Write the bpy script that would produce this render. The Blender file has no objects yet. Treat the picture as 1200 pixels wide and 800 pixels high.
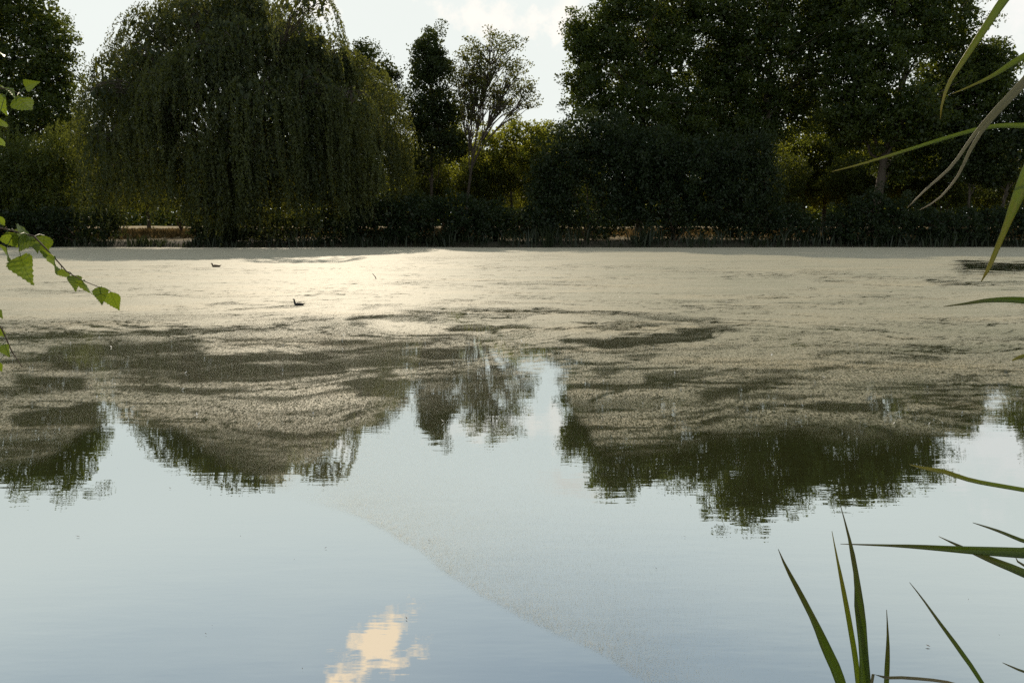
import bpy, bmesh, math, random
import numpy as np
from mathutils import Vector, Matrix

rng = np.random.default_rng(11)
random.seed(11)
SC = bpy.context.scene
COL = SC.collection
R = math.radians

# ---------------------------------------------------------------- camera
CAM_H, PITCH, FPX = 1.7, R(8.5), 870.0
cd = bpy.data.cameras.new('camera'); cam = bpy.data.objects.new('camera', cd)
COL.objects.link(cam); SC.camera = cam
cam.location = (0, 0, CAM_H); cam.rotation_euler = (R(90) - PITCH, 0, 0)
cd.sensor_width = 36.0; cd.lens = 36.0 * FPX / 1200.0
cd.clip_start = 0.05; cd.clip_end = 6000

# ---------------------------------------------------------------- sky and sun
SUN_EL, SUN_AZ = R(35.0), R(-13.0)          # azimuth measured from +Y towards +X
w = bpy.data.worlds.new('World'); SC.world = w; w.use_nodes = True
nt = w.node_tree; nt.nodes.clear()
def wn(t, **k):
    n = nt.nodes.new(t)
    for a, b in k.items(): setattr(n, a, b)
    return n
wout = wn('ShaderNodeOutputWorld'); wbg = wn('ShaderNodeBackground')
sky = wn('ShaderNodeTexSky', sky_type='NISHITA', sun_disc=False)
sky.sun_elevation = SUN_EL; sky.sun_rotation = SUN_AZ
sky.altitude = 50; sky.air_density = 1.0; sky.dust_density = 0.12; sky.ozone_density = 1.3
wbg.inputs['Strength'].default_value = 0.085
nt.links.new(wbg.outputs[0], wout.inputs[0])
tc = wn('ShaderNodeTexCoord')
nrm = wn('ShaderNodeVectorMath', operation='NORMALIZE'); nt.links.new(tc.outputs['Generated'], nrm.inputs[0])
wz = wn('ShaderNodeTexNoise'); wz.inputs['Scale'].default_value = 26; wz.inputs['Detail'].default_value = 7
wz.inputs['Roughness'].default_value = 0.62
nt.links.new(nrm.outputs[0], wz.inputs['Vector'])
def dirv(az, el):
    return Vector((math.sin(az) * math.cos(el), math.cos(az) * math.cos(el), math.sin(el)))
def wmath(op, a, b=None, clamp=False):
    n = wn('ShaderNodeMath', operation=op, use_clamp=clamp)
    for i, v in enumerate((a, b)):
        if v is None: continue
        if isinstance(v, (int, float)): n.inputs[i].default_value = v
        else: nt.links.new(v, n.inputs[i])
    return n.outputs[0]
def wdot(vec):
    n = wn('ShaderNodeVectorMath', operation='DOT_PRODUCT')
    nt.links.new(nrm.outputs[0], n.inputs[0]); n.inputs[1].default_value = vec
    return n.outputs['Value']
def wmix(fac, a, b):
    n = wn('ShaderNodeMix', data_type='RGBA')
    nt.links.new(fac, n.inputs['Factor']); nt.links.new(a, n.inputs['A'])
    if isinstance(b, tuple): n.inputs['B'].default_value = b
    else: nt.links.new(b, n.inputs['B'])
    return n.outputs['Result']
# thin veil of high cloud over the whole sky
vz = wn('ShaderNodeTexNoise'); vz.inputs['Scale'].default_value = 3.2; vz.inputs['Detail'].default_value = 5
vmap = wn('ShaderNodeMapping'); vmap.inputs['Scale'].default_value = (1, 1, 2.4)
nt.links.new(nrm.outputs[0], vmap.inputs[0]); nt.links.new(vmap.outputs[0], vz.inputs['Vector'])
vr = wn('ShaderNodeMapRange'); vr.inputs['From Min'].default_value = 0.42; vr.inputs['From Max'].default_value = 0.75
vr.inputs['To Min'].default_value = 0.0; vr.inputs['To Max'].default_value = 0.3
nt.links.new(vz.outputs['Fac'], vr.inputs['Value'])
hz = wn('ShaderNodeMix', data_type='RGBA', blend_type='MULTIPLY'); hz.inputs['Factor'].default_value = 1
nt.links.new(sky.outputs[0], hz.inputs['A']); hz.inputs['B'].default_value = (1.07, 1.07, .93, 1)      # summer haze
hr = wn('ShaderNodeMapRange', interpolation_type='SMOOTHSTEP')      # whitish haze, thick low down and thin overhead
hr.inputs['From Min'].default_value = .32; hr.inputs['From Max'].default_value = .58; hr.inputs['To Min'].default_value = .97; hr.inputs['To Max'].default_value = .22
nt.links.new(wdot((0, 0, 1)), hr.inputs['Value'])
skycol = wmix(hr.outputs[0], hz.outputs['Result'], (10.6, 11.1, 10.6, 1))
skycol = wmix(vr.outputs[0], skycol, (9.6, 10.1, 9.6, 1))
# cumulus puffs: azimuth, elevation, half width, half height, tilt, colour, softness
PUFFS = [(-1.6, 14.8, 3.4, 1.15, -6, (13.2, 12.3, 11.2), 1.2), (-14.2, 15.6, 2.0, 1.2, 0, (13.0, 12.2, 11.2), 1.1),
         (4.2, 15.2, 1.8, 1.1, 0, (13.0, 12.2, 11.2), 1.0), (34.5, 13.6, 4.5, 3.0, 10, (12.0, 11.6, 11.2), .9),
         (-11.2, 30.3, 3.0, 1.7, -33, (16.0, 12.2, 8.4), 1.4), (4.9, 19.4, 2.6, 0.8, 5, (10.5, 9.6, 8.6), .8),
         (-62, 17, 5, 2, 4, (10, 9.6, 9), .9), (58, 22, 6, 2.2, -5, (10, 9.6, 9), .9),
         (120, 24, 9, 3, 4, (7, 7, 7), .9), (-140, 20, 8, 3, 4, (7, 7, 7), .9), (175, 28, 8, 2.6, 0, (7, 7, 7), .9)]
for az, el, hw, hh, tl, colr, soft in PUFFS:
    az, el, tl = R(az), R(el), R(tl)
    c = dirv(az, el); rt = Vector((math.cos(az), -math.sin(az), 0)); up = rt.cross(c)
    a = rt * math.cos(tl) + up * math.sin(tl); b = -rt * math.sin(tl) + up * math.cos(tl)
    u = wmath('DIVIDE', wdot(a), math.sin(R(hw))); v = wmath('DIVIDE', wdot(b), math.sin(R(hh)))
    rr = wmath('SQRT', wmath('ADD', wmath('MULTIPLY', u, u), wmath('MULTIPLY', v, v)))
    body = wmath('SUBTRACT', 1.25, rr)
    m = wmath('ADD', body, wmath('MULTIPLY', wmath('SUBTRACT', wz.outputs['Fac'], 0.5), 4.2))
    m = wmath('MULTIPLY', m, soft, clamp=True)
    m = wmath('MULTIPLY', m, wmath('GREATER_THAN', wdot(c), 0.5))
    m = wmath('MULTIPLY', m, 0.92 if soft > 1.2 else 0.75)
    skycol = wmix(m, skycol, colr + (1,))
nt.links.new(skycol, wbg.inputs['Color'])

sd = bpy.data.lights.new('sun', 'SUN'); sun = bpy.data.objects.new('sun', sd); COL.objects.link(sun)
sd.energy = 4.2; sd.angle = R(0.53); sd.color = (1.0, 0.86, 0.66)
sun.location = (-30, 120, 90)
sun.rotation_euler = (-dirv(SUN_AZ, SUN_EL)).to_track_quat('-Z', 'Y').to_euler()
SC.view_settings.view_transform = 'Standard'; SC.view_settings.look = 'None'
SC.view_settings.exposure = 0.0; SC.view_settings.gamma = 1.0
SC.cycles.max_bounces = 6; SC.cycles.transparent_max_bounces = 8
SC.cycles.sample_clamp_indirect = 4.0; SC.cycles.use_denoising = False

# ---------------------------------------------------------------- helpers
def P(px, py, Y):
    """world point at depth Y that stands at photograph position (px, py)"""
    v = 400.0 - py
    fwd = FPX * math.cos(PITCH) + v * math.sin(PITCH)
    upv = v * math.cos(PITCH) - FPX * math.sin(PITCH)
    s = Y / fwd
    return Vector(((px - 600.0) * s, Y, CAM_H + upv * s))

def tag(o, label, cat, group=None):
    o['label'] = label; o['category'] = cat
    if group: o['group'] = group
    return o

def empty(name, loc, label, cat, group=None):
    o = bpy.data.objects.new(name, None); COL.objects.link(o)
    o.location = loc; o.empty_display_size = 0.2
    return tag(o, label, cat, group)

def raw_mesh(name, V, F, mat, tint=None, smooth=False):
    """V (n,3), F (k,c) all faces with the same corner count"""
    V = np.asarray(V, dtype=np.float32); F = np.asarray(F, dtype=np.int32)
    me = bpy.data.meshes.new(name)
    me.vertices.add(len(V)); me.vertices.foreach_set('co', V.ravel())
    k, c = F.shape
    me.loops.add(k * c); me.loops.foreach_set('vertex_index', F.ravel())
    me.polygons.add(k); me.polygons.foreach_set('loop_start', np.arange(k, dtype=np.int32) * c)
    if smooth: me.polygons.foreach_set('use_smooth', np.ones(k, dtype=bool))
    if tint is not None:
        at = me.attributes.new('tint', 'FLOAT', 'POINT')
        at.data.foreach_set('value', np.asarray(tint, dtype=np.float32))
    me.update(calc_edges=True)
    me.materials.append(mat)
    return me

def link(name, me, parent=None):
    o = bpy.data.objects.new(name, me); COL.objects.link(o)
    if parent is not None: o.parent = parent
    return o

class Tubes:
    """tapered tubes collected into one mesh"""
    def __init__(s): s.V = []; s.F = []; s.n = 0
    def add(s, pts, rad, sides=6):
        pts = [Vector(p) for p in pts]
        k = len(pts); ring0 = s.n
        for i, p in enumerate(pts):
            t = (pts[min(i + 1, k - 1)] - pts[max(i - 1, 0)])
            t = t.normalized() if t.length > 1e-9 else Vector((0, 0, 1))
            a = t.cross(Vector((0.3, 0.9, 0.1)) if abs(t.z) > .8 else Vector((0, 0, 1))).normalized(); b = t.cross(a)
            for j in range(sides):
                an = 2 * math.pi * j / sides
                q = p + (a * math.cos(an) + b * math.sin(an)) * rad[i]
                s.V.append((q.x, q.y, q.z))
        for i in range(k - 1):
            for j in range(sides):
                j2 = (j + 1) % sides
                s.F.append((ring0 + i * sides + j, ring0 + i * sides + j2, ring0 + (i + 1) * sides + j2, ring0 + (i + 1) * sides + j))
        s.n += k * sides
    def build(s, name, mat, parent=None, origin=(0, 0, 0)):
        V = np.array(s.V) - np.array(origin)
        return link(name, raw_mesh(name, V, s.F, mat, smooth=True), parent)

def bez(a, b, sag, n=6, wob=0.0):
    a = Vector(a); b = Vector(b); out = []
    for i in range(n + 1):
        t = i / n; p = a.lerp(b, t); p.z += sag * 4 * t * (1 - t)
        if 0 < i < n and wob: p += Vector(rng.normal(0, wob, 3))
        out.append(p)
    return out

def leaf_quads(C, L, W, axis, tint):
    """rhombic leaf faces: centres C, lengths L, widths W, long axis directions"""
    n = len(C)
    axis = axis / (np.linalg.norm(axis, axis=1, keepdims=True) + 1e-9)
    rnd = rng.normal(size=(n, 3)); side = np.cross(axis, rnd)
    side /= (np.linalg.norm(side, axis=1, keepdims=True) + 1e-9)
    L = L[:, None]; W = W[:, None]
    V = np.stack([C - axis * L * .5, C + side * W * .5 - axis * L * .06, C + axis * L * .5, C - side * W * .5 - axis * L * .06], 1).reshape(-1, 3)
    F = np.arange(4 * n).reshape(n, 4)
    return V, F, np.repeat(tint, 4)

# ---------------------------------------------------------------- numpy noise for terrain and weed cover
_perm = np.random.default_rng(5).permutation(1024)
_grad = np.random.default_rng(6).normal(size=(1024, 2)); _grad /= np.linalg.norm(_grad, axis=1, keepdims=True)
def perlin(x, y, seed=0):
    xi = np.floor(x).astype(int); yi = np.floor(y).astype(int); xf = x - xi; yf = y - yi
    def g(ix, iy, dx, dy):
        h = _perm[(_perm[(ix + seed * 37) & 1023] + iy) & 1023]
        return _grad[h, 0] * dx + _grad[h, 1] * dy
    u = xf * xf * xf * (xf * (xf * 6 - 15) + 10); v = yf * yf * yf * (yf * (yf * 6 - 15) + 10)
    a = g(xi, yi, xf, yf) * (1 - u) + g(xi + 1, yi, xf - 1, yf) * u
    b = g(xi, yi + 1, xf, yf - 1) * (1 - u) + g(xi + 1, yi + 1, xf - 1, yf - 1) * u
    return (a * (1 - v) + b * v) * 1.5
def fbm(x, y, seed=0, octv=5, gain=.52):
    s = 0; a = 1
    for i in range(octv):
        s = s + a * perlin(x, y, seed + i); x = x * 2.03 + 7.1; y = y * 2.03 - 3.7; a *= gain
    return s
def sstep(a, b, x):
    t = np.clip((x - a) / (b - a), 0, 1); return t * t * (3 - 2 * t)

# ---------------------------------------------------------------- materials
class NT:
    def __init__(s, name):
        s.m = bpy.data.materials.new(name); s.m.use_nodes = True; s.t = s.m.node_tree; s.t.nodes.clear()
        s.out = s.n('ShaderNodeOutputMaterial')
    def n(s, t, **k):
        x = s.t.nodes.new(t)
        for a, b in k.items(): setattr(x, a, b)
        return x
    def l(s, a, b): s.t.links.new(a, b)
    def noise(s, scale, detail=4, coord=None, rough=.55, stretch=None):
        x = s.n('ShaderNodeTexNoise'); x.inputs['Scale'].default_value = scale; x.inputs['Detail'].default_value = detail
        x.inputs['Roughness'].default_value = rough
        if coord is None:
            coord = s.n('ShaderNodeTexCoord').outputs['Object']
        if stretch:
            mp = s.n('ShaderNodeMapping'); mp.inputs['Scale'].default_value = stretch
            s.l(coord, mp.inputs[0]); coord = mp.outputs[0]
        s.l(coord, x.inputs['Vector']); return x.outputs['Fac']
    def ramp(s, fac, stops):
        x = s.n('ShaderNodeValToRGB'); e = x.color_ramp.elements
        while len(e) < len(stops): e.new(.5)
        for i, (p, c) in enumerate(stops):
            e[i].position = p; e[i].color = tuple(c) + (1,)
        s.l(fac, x.inputs[0]); return x.outputs[0]
    def math(s, op, a, b=None, clamp=False):
        x = s.n('ShaderNodeMath', operation=op, use_clamp=clamp)
        for i, v in enumerate((a, b)):
            if v is None: continue
            if isinstance(v, (int, float)): x.inputs[i].default_value = v
            else: s.l(v, x.inputs[i])
        return x.outputs[0]
    def mixs(s, fac, a, b):
        x = s.n('ShaderNodeMixShader')
        if isinstance(fac, (int, float)): x.inputs[0].default_value = fac
        else: s.l(fac, x.inputs[0])
        s.l(a, x.inputs[1]); s.l(b, x.inputs[2]); return x.outputs[0]

def foliage(name, dark, light, trans, tfac=.42, gloss=.02):
    q = NT(name); at = q.n('ShaderNodeAttribute', attribute_name='tint')
    dcol = q.ramp(at.outputs['Fac'], [(0, dark), (1, light)])
    tcol = q.ramp(at.outputs['Fac'], [(0, tuple(c * .65 for c in trans)), (1, tuple(c * 1.25 for c in trans))])
    d = q.n('ShaderNodeBsdfDiffuse'); q.l(dcol, d.inputs[0])
    t = q.n('ShaderNodeBsdfTranslucent'); q.l(tcol, t.inputs[0])
    g = q.n('ShaderNodeBsdfGlossy'); g.inputs['Roughness'].default_value = .42; g.inputs[0].default_value = (.8, .85, .8, 1)
    s = q.mixs(tfac, d.outputs[0], t.outputs[0]); s = q.mixs(gloss, s, g.outputs[0])
    q.l(s, q.out.inputs[0]); return q.m
M = {}
M['plane_leaf'] = foliage('plane_leaf', (.016, .034, .008), (.060, .085, .018), (.14, .17, .018))
M['ash_leaf'] = foliage('ash_leaf', (.016, .030, .010), (.045, .065, .020), (.09, .11, .018))
M['ash_light'] = foliage('ash_light', (.03, .045, .014), (.07, .085, .024), (.20, .21, .03), .5)
M['willow_leaf'] = foliage('willow_leaf', (.022, .036, .016), (.068, .082, .030), (.15, .16, .022))
M['shrub_leaf'] = foliage('shrub_leaf', (.014, .028, .012), (.034, .052, .022), (.06, .08, .015))
M['osier_leaf'] = foliage('osier_leaf', (.030, .050, .014), (.085, .105, .024), (.16, .18, .02))
M['meadow_tree_leaf'] = foliage('meadow_tree_leaf', (.035, .055, .014), (.10, .12, .026), (.34, .36, .035), .55)
M['reed_leaf'] = foliage('reed_leaf', (.012, .022, .010), (.036, .048, .022), (.05, .065, .016), .3, .03)
M['dry_grass'] = foliage('dry_grass', (.12, .085, .036), (.25, .18, .08), (.20, .14, .06), .35, .0)

def bark(name, a, b):
    q = NT(name); f = q.noise(6, 6, stretch=(3, 3, .5))
    c = q.ramp(f, [(.3, a), (.7, b)])
    p = q.n('ShaderNodeBsdfPrincipled'); q.l(c, p.inputs['Base Color']); p.inputs['Roughness'].default_value = .9
    bp = q.n('ShaderNodeBump'); bp.inputs['Strength'].default_value = .5; bp.inputs['Distance'].default_value = .04
    q.l(f, bp.inputs['Height']); q.l(bp.outputs[0], p.inputs['Normal'])
    q.l(p.outputs[0], q.out.inputs[0]); return q.m
M['bark'] = bark('bark', (.035, .028, .020), (.085, .070, .052))
M['twig'] = bark('twig', (.05, .032, .022), (.11, .075, .05))

def blade_mat(name, a, b, trans, tip):
    """a ribbon's UV: x across the blade, y from root to tip"""
    q = NT(name); uv = q.n('ShaderNodeUVMap'); sp = q.n('ShaderNodeSeparateXYZ'); q.l(uv.outputs[0], sp.inputs[0])
    vein = q.n('ShaderNodeTexWave', wave_type='BANDS', bands_direction='X'); vein.inputs['Scale'].default_value = 3.2
    vein.inputs['Distortion'].default_value = .6; q.l(uv.outputs[0], vein.inputs['Vector'])
    base = q.ramp(vein.outputs['Fac'], [(0.1, a), (.9, b)])
    tf = q.n('ShaderNodeMapRange'); tf.inputs['From Min'].default_value = .72; tf.inputs['From Max'].default_value = 1.0
    blot = q.noise(9, 4, coord=uv.outputs[0], stretch=(1, 3, 1))
    q.l(q.math('ADD', sp.outputs['Y'], q.math('MULTIPLY', q.math('SUBTRACT', blot, .5), .75)), tf.inputs['Value'])
    def withtip(c, tc_):
        x = q.n('ShaderNodeMix', data_type='RGBA'); q.l(tf.outputs[0], x.inputs['Factor'])
        if isinstance(c, tuple): x.inputs['A'].default_value = c + (1,)
        else: q.l(c, x.inputs['A'])
        x.inputs['B'].default_value = tc_ + (1,); return x.outputs['Result']
    d = q.n('ShaderNodeBsdfPrincipled'); q.l(withtip(base, tip), d.inputs['Base Color']); d.inputs['Roughness'].default_value = .42
    t = q.n('ShaderNodeBsdfTranslucent'); q.l(withtip(trans, tip), t.inputs[0])
    q.l(q.mixs(.45, d.outputs[0], t.outputs[0]), q.out.inputs[0]); return q.m
M['reed_blade'] = blade_mat('reed_blade', (.020, .038, .007), (.075, .115, .022), (.26, .34, .025), (.16, .14, .05))
M['reed_blade_yellow'] = blade_mat('reed_blade_yellow', (.055, .085, .012), (.10, .14, .02), (.36, .43, .03), (.30, .26, .05))
M['reed_blade_dry'] = blade_mat('reed_blade_dry', (.16, .15, .085), (.28, .26, .16), (.22, .22, .09), (.30, .26, .18))
def birch_leaf_mat():
    q = NT('birch_leaf'); uv = q.n('ShaderNodeUVMap'); oi = q.n('ShaderNodeObjectInfo')
    sp = q.n('ShaderNodeSeparateXYZ'); q.l(uv.outputs[0], sp.inputs[0])
    ax = q.math('ABSOLUTE', q.math('SUBTRACT', sp.outputs['X'], .5))
    ph = q.math('SINE', q.math('MULTIPLY', q.math('SUBTRACT', sp.outputs['Y'], q.math('MULTIPLY', ax, .9)), 44))
    vein = q.math('GREATER_THAN', ph, .9)
    mid = q.math('LESS_THAN', ax, .018)
    vv = q.math('MAXIMUM', vein, mid)
    sp_n = q.noise(14, 4, coord=uv.outputs[0])
    base = q.ramp(sp_n, [(.3, (.035, .075, .008)), (.75, (.075, .12, .014))])
    trn = q.ramp(sp_n, [(.3, (.10, .155, .010)), (.75, (.19, .235, .014))])
    dk = q.math('SUBTRACT', 1.0, q.math('MULTIPLY', vv, .35))
    hs = q.n('ShaderNodeHueSaturation'); q.l(q.math('MULTIPLY', dk, q.math('ADD', .7, q.math('MULTIPLY', oi.outputs['Random'], .6))), hs.inputs['Value']); q.l(trn, hs.inputs['Color'])
    d = q.n('ShaderNodeBsdfPrincipled'); q.l(base, d.inputs['Base Color']); d.inputs['Roughness'].default_value = .38
    t = q.n('ShaderNodeBsdfTranslucent'); q.l(hs.outputs[0], t.inputs[0])
    q.l(q.mixs(.5, d.outputs[0], t.outputs[0]), q.out.inputs[0]); return q.m
M['birch_leaf'] = birch_leaf_mat()

def plain(name, c, rough=.6):
    q = NT(name); f = q.noise(30, 4)
    col = q.ramp(f, [(.3, tuple(x * .75 for x in c)), (.7, tuple(x * 1.2 for x in c))])
    p = q.n('ShaderNodeBsdfPrincipled'); q.l(col, p.inputs['Base Color']); p.inputs['Roughness'].default_value = rough
    q.l(p.outputs[0], q.out.inputs[0]); return q.m
M['feather_dark'] = plain('feather_dark', (.020, .018, .016)); M['feather_brown'] = plain('feather_brown', (.09, .06, .035))
M['bill_red'] = plain('bill_red', (.35, .06, .02), .4); M['feather_white'] = plain('feather_white', (.75, .74, .7))
M['pale_wood'] = plain('pale_wood', (.30, .29, .27), .8); M['stem_green'] = plain('stem_green', (.06, .09, .02), .5)

# ground: dark soil on the banks, dry summer grass beyond
q = NT('bank_and_meadow'); geo = q.n('ShaderNodeNewGeometry'); sp = q.n('ShaderNodeSeparateXYZ'); q.l(geo.outputs['Position'], sp.inputs[0])
g1 = q.noise(.35, 6, coord=geo.outputs['Position']); g2 = q.noise(9, 5, coord=geo.outputs['Position'])
dry = q.ramp(g1, [(.35, (.13, .11, .04)), (.62, (.30, .215, .10))])
soil = q.ramp(g2, [(.3, (.020, .018, .011)), (.7, (.055, .050, .026))])
mr = q.n('ShaderNodeMapRange'); mr.inputs['From Min'].default_value = .55; mr.inputs['From Max'].default_value = .95
q.l(sp.outputs['Z'], mr.inputs['Value'])
mx = q.n('ShaderNodeMix', data_type='RGBA'); q.l(mr.outputs[0], mx.inputs['Factor']); q.l(soil, mx.inputs['A']); q.l(dry, mx.inputs['B'])
p = q.n('ShaderNodeBsdfPrincipled'); q.l(mx.outputs['Result'], p.inputs['Base Color']); p.inputs['Roughness'].default_value = .95
bp = q.n('ShaderNodeBump'); bp.inputs['Distance'].default_value = .05; q.l(g2, bp.inputs['Height']); q.l(bp.outputs[0], p.inputs['Normal'])
q.l(p.outputs[0], q.out.inputs[0]); M['ground'] = q.m

# water: murky olive body under a bright mirror surface with faint ripples
q = NT('pond_water'); geo = q.n('ShaderNodeNewGeometry'); pos = geo.outputs['Position']
d = q.n('ShaderNodeBsdfDiffuse'); d.inputs[0].default_value = (.040, .044, .016, 1)
rip = q.noise(2.6, 3, coord=pos, stretch=(.55, 2.2, 1)); rip2 = q.noise(11, 2, coord=pos, stretch=(.5, 1.6, 1))
hgt = q.math('ADD', q.math('MULTIPLY', rip, 1.0), q.math('MULTIPLY', rip2, .16))
bp = q.n('ShaderNodeBump'); bp.inputs['Strength'].default_value = 1.0; bp.inputs['Distance'].default_value = .0007
q.l(hgt, bp.inputs['Height'])
g = q.n('ShaderNodeBsdfGlossy'); g.inputs['Roughness'].default_value = .006; g.inputs[0].default_value = (.92, .98, 1.0, 1)
q.l(bp.outputs[0], g.inputs['Normal'])
fr = q.n('ShaderNodeFresnel'); fr.inputs['IOR'].default_value = 4.5
fac = q.math('ADD', q.math('MULTIPLY', fr.outputs[0], .55), .47, clamp=True)
q.l(q.mixs(fac, d.outputs[0], g.outputs[0]), q.out.inputs[0]); M['water'] = q.m

# duckweed: tiny fronds; the cover attribute says how closely they lie
q = NT('duckweed'); geo = q.n('ShaderNodeNewGeometry'); pos = geo.outputs['Position']
at = q.n('ShaderNodeAttribute', attribute_name='cover'); cov = at.outputs['Fac']
f1 = q.noise(230, 2, coord=pos, rough=.7); f3 = q.noise(85, 2, coord=pos, rough=.7, stretch=(1, .3, 1)); f2 = q.noise(5.0, 4, coord=pos)
gr = q.math('ADD', q.math('MULTIPLY', q.math('SUBTRACT', f1, .5), 3.4), q.math('ADD', q.math('MULTIPLY', q.math('MULTIPLY', q.math('SUBTRACT', f2, .5), .4), cov), q.math('MULTIPLY', q.math('MULTIPLY', q.math('SUBTRACT', f3, .5), 4.2), q.math('MULTIPLY', q.math('SUBTRACT', cov, .26), 4.0, clamp=True))))
al = q.math('MULTIPLY', q.math('ADD', q.math('SUBTRACT', q.math('MULTIPLY', cov, 1.7), .85), gr), 2.2)
al = q.math('ADD', al, .5, clamp=True)
c1 = q.ramp(q.noise(24, 3, coord=pos, stretch=(1, .4, 1)), [(.3, (.145, .141, .073)), (.7, (.318, .289, .194))])
pm = q.n('ShaderNodeMix', data_type='RGBA', blend_type='MULTIPLY'); pm.inputs['Factor'].default_value = 1
q.l(c1, pm.inputs['A']); q.l(q.ramp(q.noise(.55, 6, coord=pos, stretch=(.35, 1.1, 1), rough=.65), [(.32, (.62, .66, .52)), (.5, (1, 1, 1)), (.68, (1.22, 1.12, 1.0))]), pm.inputs['B'])
c = pm.outputs['Result']
p = q.n('ShaderNodeBsdfPrincipled'); q.l(c, p.inputs['Base Color']); p.inputs['Roughness'].default_value = .55
p.inputs['IOR'].default_value = 1.35
p.inputs['Sheen Weight'].default_value = .36; p.inputs['Sheen Roughness'].default_value = .25; p.inputs['Sheen Tint'].default_value = (1, .95, .82, 1)
bp = q.n('ShaderNodeBump'); bp.inputs['Strength'].default_value = .15; bp.inputs['Distance'].default_value = .004
q.l(f3, bp.inputs['Height']); q.l(bp.outputs[0], p.inputs['Normal'])
tr = q.n('ShaderNodeBsdfTransparent')
q.l(q.mixs(al, tr.outputs[0], p.outputs[0]), q.out.inputs[0]); M['duckweed'] = q.m

# ---------------------------------------------------------------- ground and water
def shore_y(x):
    return 75.8 + 1.9 * perlin(x / 17, x * 0 + 2.2) + 0.8 * perlin(x / 5, x * 0 + 8.1) + .00035 * x * x
def ground_z(x, y):
    near = .75 - .55 * sstep(-.5, 1.6, y) - .75 * sstep(1.0, 2.6, y)
    sy = shore_y(x)
    far = -1.2 + 1.75 * sstep(-3, 1.2, y - sy) + .65 * sstep(1, 14, y - sy) + 1.6 * sstep(14, 120, y - sy)
    far = far + .18 * fbm(x / 9, y / 9, 3, 3) * sstep(2, 10, y - sy)
    t = sstep(2.6, 8, y)
    z = np.where(y < 2.6, near, np.where(y > 40, far, -.55 * (1 - t) - 1.2 * t))
    side = sstep(88, 96, np.abs(x)) * (y > -6) * (y < 90)
    return z * (1 - side) + (0.9) * side
ys = np.concatenate([np.linspace(-40, -1, 14), np.linspace(-.6, 4, 26), np.linspace(5, 68, 24), np.linspace(69, 92, 60), np.linspace(94, 160, 40), np.geomspace(170, 3000, 16)])
xs = np.concatenate([-np.geomspace(2600, 100, 12), np.linspace(-96, 96, 150), np.geomspace(100, 2600, 12)])
def grid(xs, ys, zf):
    X, Y = np.meshgrid(xs, ys); Z = zf(X, Y)
    V = np.stack([X, Y, Z], -1).reshape(-1, 3); nx, ny = len(xs), len(ys)
    i = np.arange(ny - 1)[:, None] * nx + np.arange(nx - 1)[None]
    F = np.stack([i, i + 1, i + nx + 1, i + nx], -1).reshape(-1, 4)
    return V, F
V, F = grid(xs, ys, ground_z)
g = link('ground', raw_mesh('ground', V, F, M['ground'], smooth=True)); g['kind'] = 'structure'
V, F = grid(np.linspace(-95, 95, 20), np.linspace(.6, 82, 20), lambda x, y: x * 0)
wtr = link('pond_water', raw_mesh('pond_water', V, F, M['water'])); wtr['kind'] = 'structure'

# ---------------------------------------------------------------- duckweed cover
def to_px(X, Y, Z=0.0):
    dz = Z - CAM_H
    f = Y * math.cos(PITCH) - dz * math.sin(PITCH); u = dz * math.cos(PITCH) + Y * math.sin(PITCH)
    return 600 + FPX * X / f, 400 - FPX * u / f
def poly_y(pts, x):
    a = np.array(pts, float); return np.interp(x, a[:, 0], a[:, 1])
def seg_dist(px, py, pts, ys_=2.2):
    best = np.full(px.shape, 1e9)
    for (x0, y0), (x1, y1) in zip(pts[:-1], pts[1:]):
        dx, dy = x1 - x0, (y1 - y0) * ys_
        ax, ay = px - x0, (py - y0) * ys_
        t = np.clip((ax * dx + ay * dy) / (dx * dx + dy * dy), 0, 1)
        best = np.minimum(best, np.hypot(ax - t * dx, ay - t * dy))
    return best
NV, NU = 430, 460
dv = np.geomspace(2.6, 78.5, NV)
uu = np.linspace(-.92, .92, NU)
U, D = np.meshgrid(uu, dv); WX = U * D; WY = D.copy()
wx = WX + .55 * fbm(WX / 3.2, WY / 3.2, 20, 4) + 1.5 * fbm(WX / 11, WY / 11, 30, 3)
wy = WY + .55 * fbm(WX / 3.2, WY / 3.2, 40, 4) + 1.5 * fbm(WX / 11, WY / 11, 50, 3)
px, py = to_px(WX, WY)
qx = px + 10 * fbm(WX / 1.3, WY / 1.3, 60, 4); qy = py + 5 * fbm(WX / 1.1, WY / 1.1, 70, 4) * np.clip(14 / D, .25, 1.6)
edge = poly_y([(-500, 560), (0, 548), (60, 540), (92, 512), (150, 503), (205, 516), (245, 542), (330, 577), (420, 612), (520, 668), (640, 742), (740, 804), (900, 900), (2200, 900)], qx)
edge2 = poly_y([(-500, 545), (260, 640), (330, 570), (400, 515), (480, 490), (600, 480), (640, 425), (662, 455), (700, 530), (760, 526), (830, 506), (930, 499), (1040, 511), (1140, 515), (1185, 475), (1300, 455), (2200, 440)], qx)
dense = sstep(9, -18, qy - edge) * sstep(30, -16, qy - edge2)
# thin film beyond: dense along its lower-left rim, fading to the right
rim = (edge - qy)
film = sstep(-2, 6, rim) * (.27 * np.exp(-np.clip(rim, 0, 1e3) / 190.0) + .05)
film = film * sstep(1050, 700, qx) * sstep(300, 420, qx)
mid = np.interp(py, [290, 345, 370, 400, 440, 500, 570], [1.08, 1.05, .97, .76, .56, .43, .34])   # towards the camera the fronds lie looser
cover = np.maximum(dense * mid, film)
thin = np.exp(-((qx - 560) / 110) ** 2 - ((qy - 470) / 60) ** 2)
cover -= .30 * thin * dense
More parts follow.
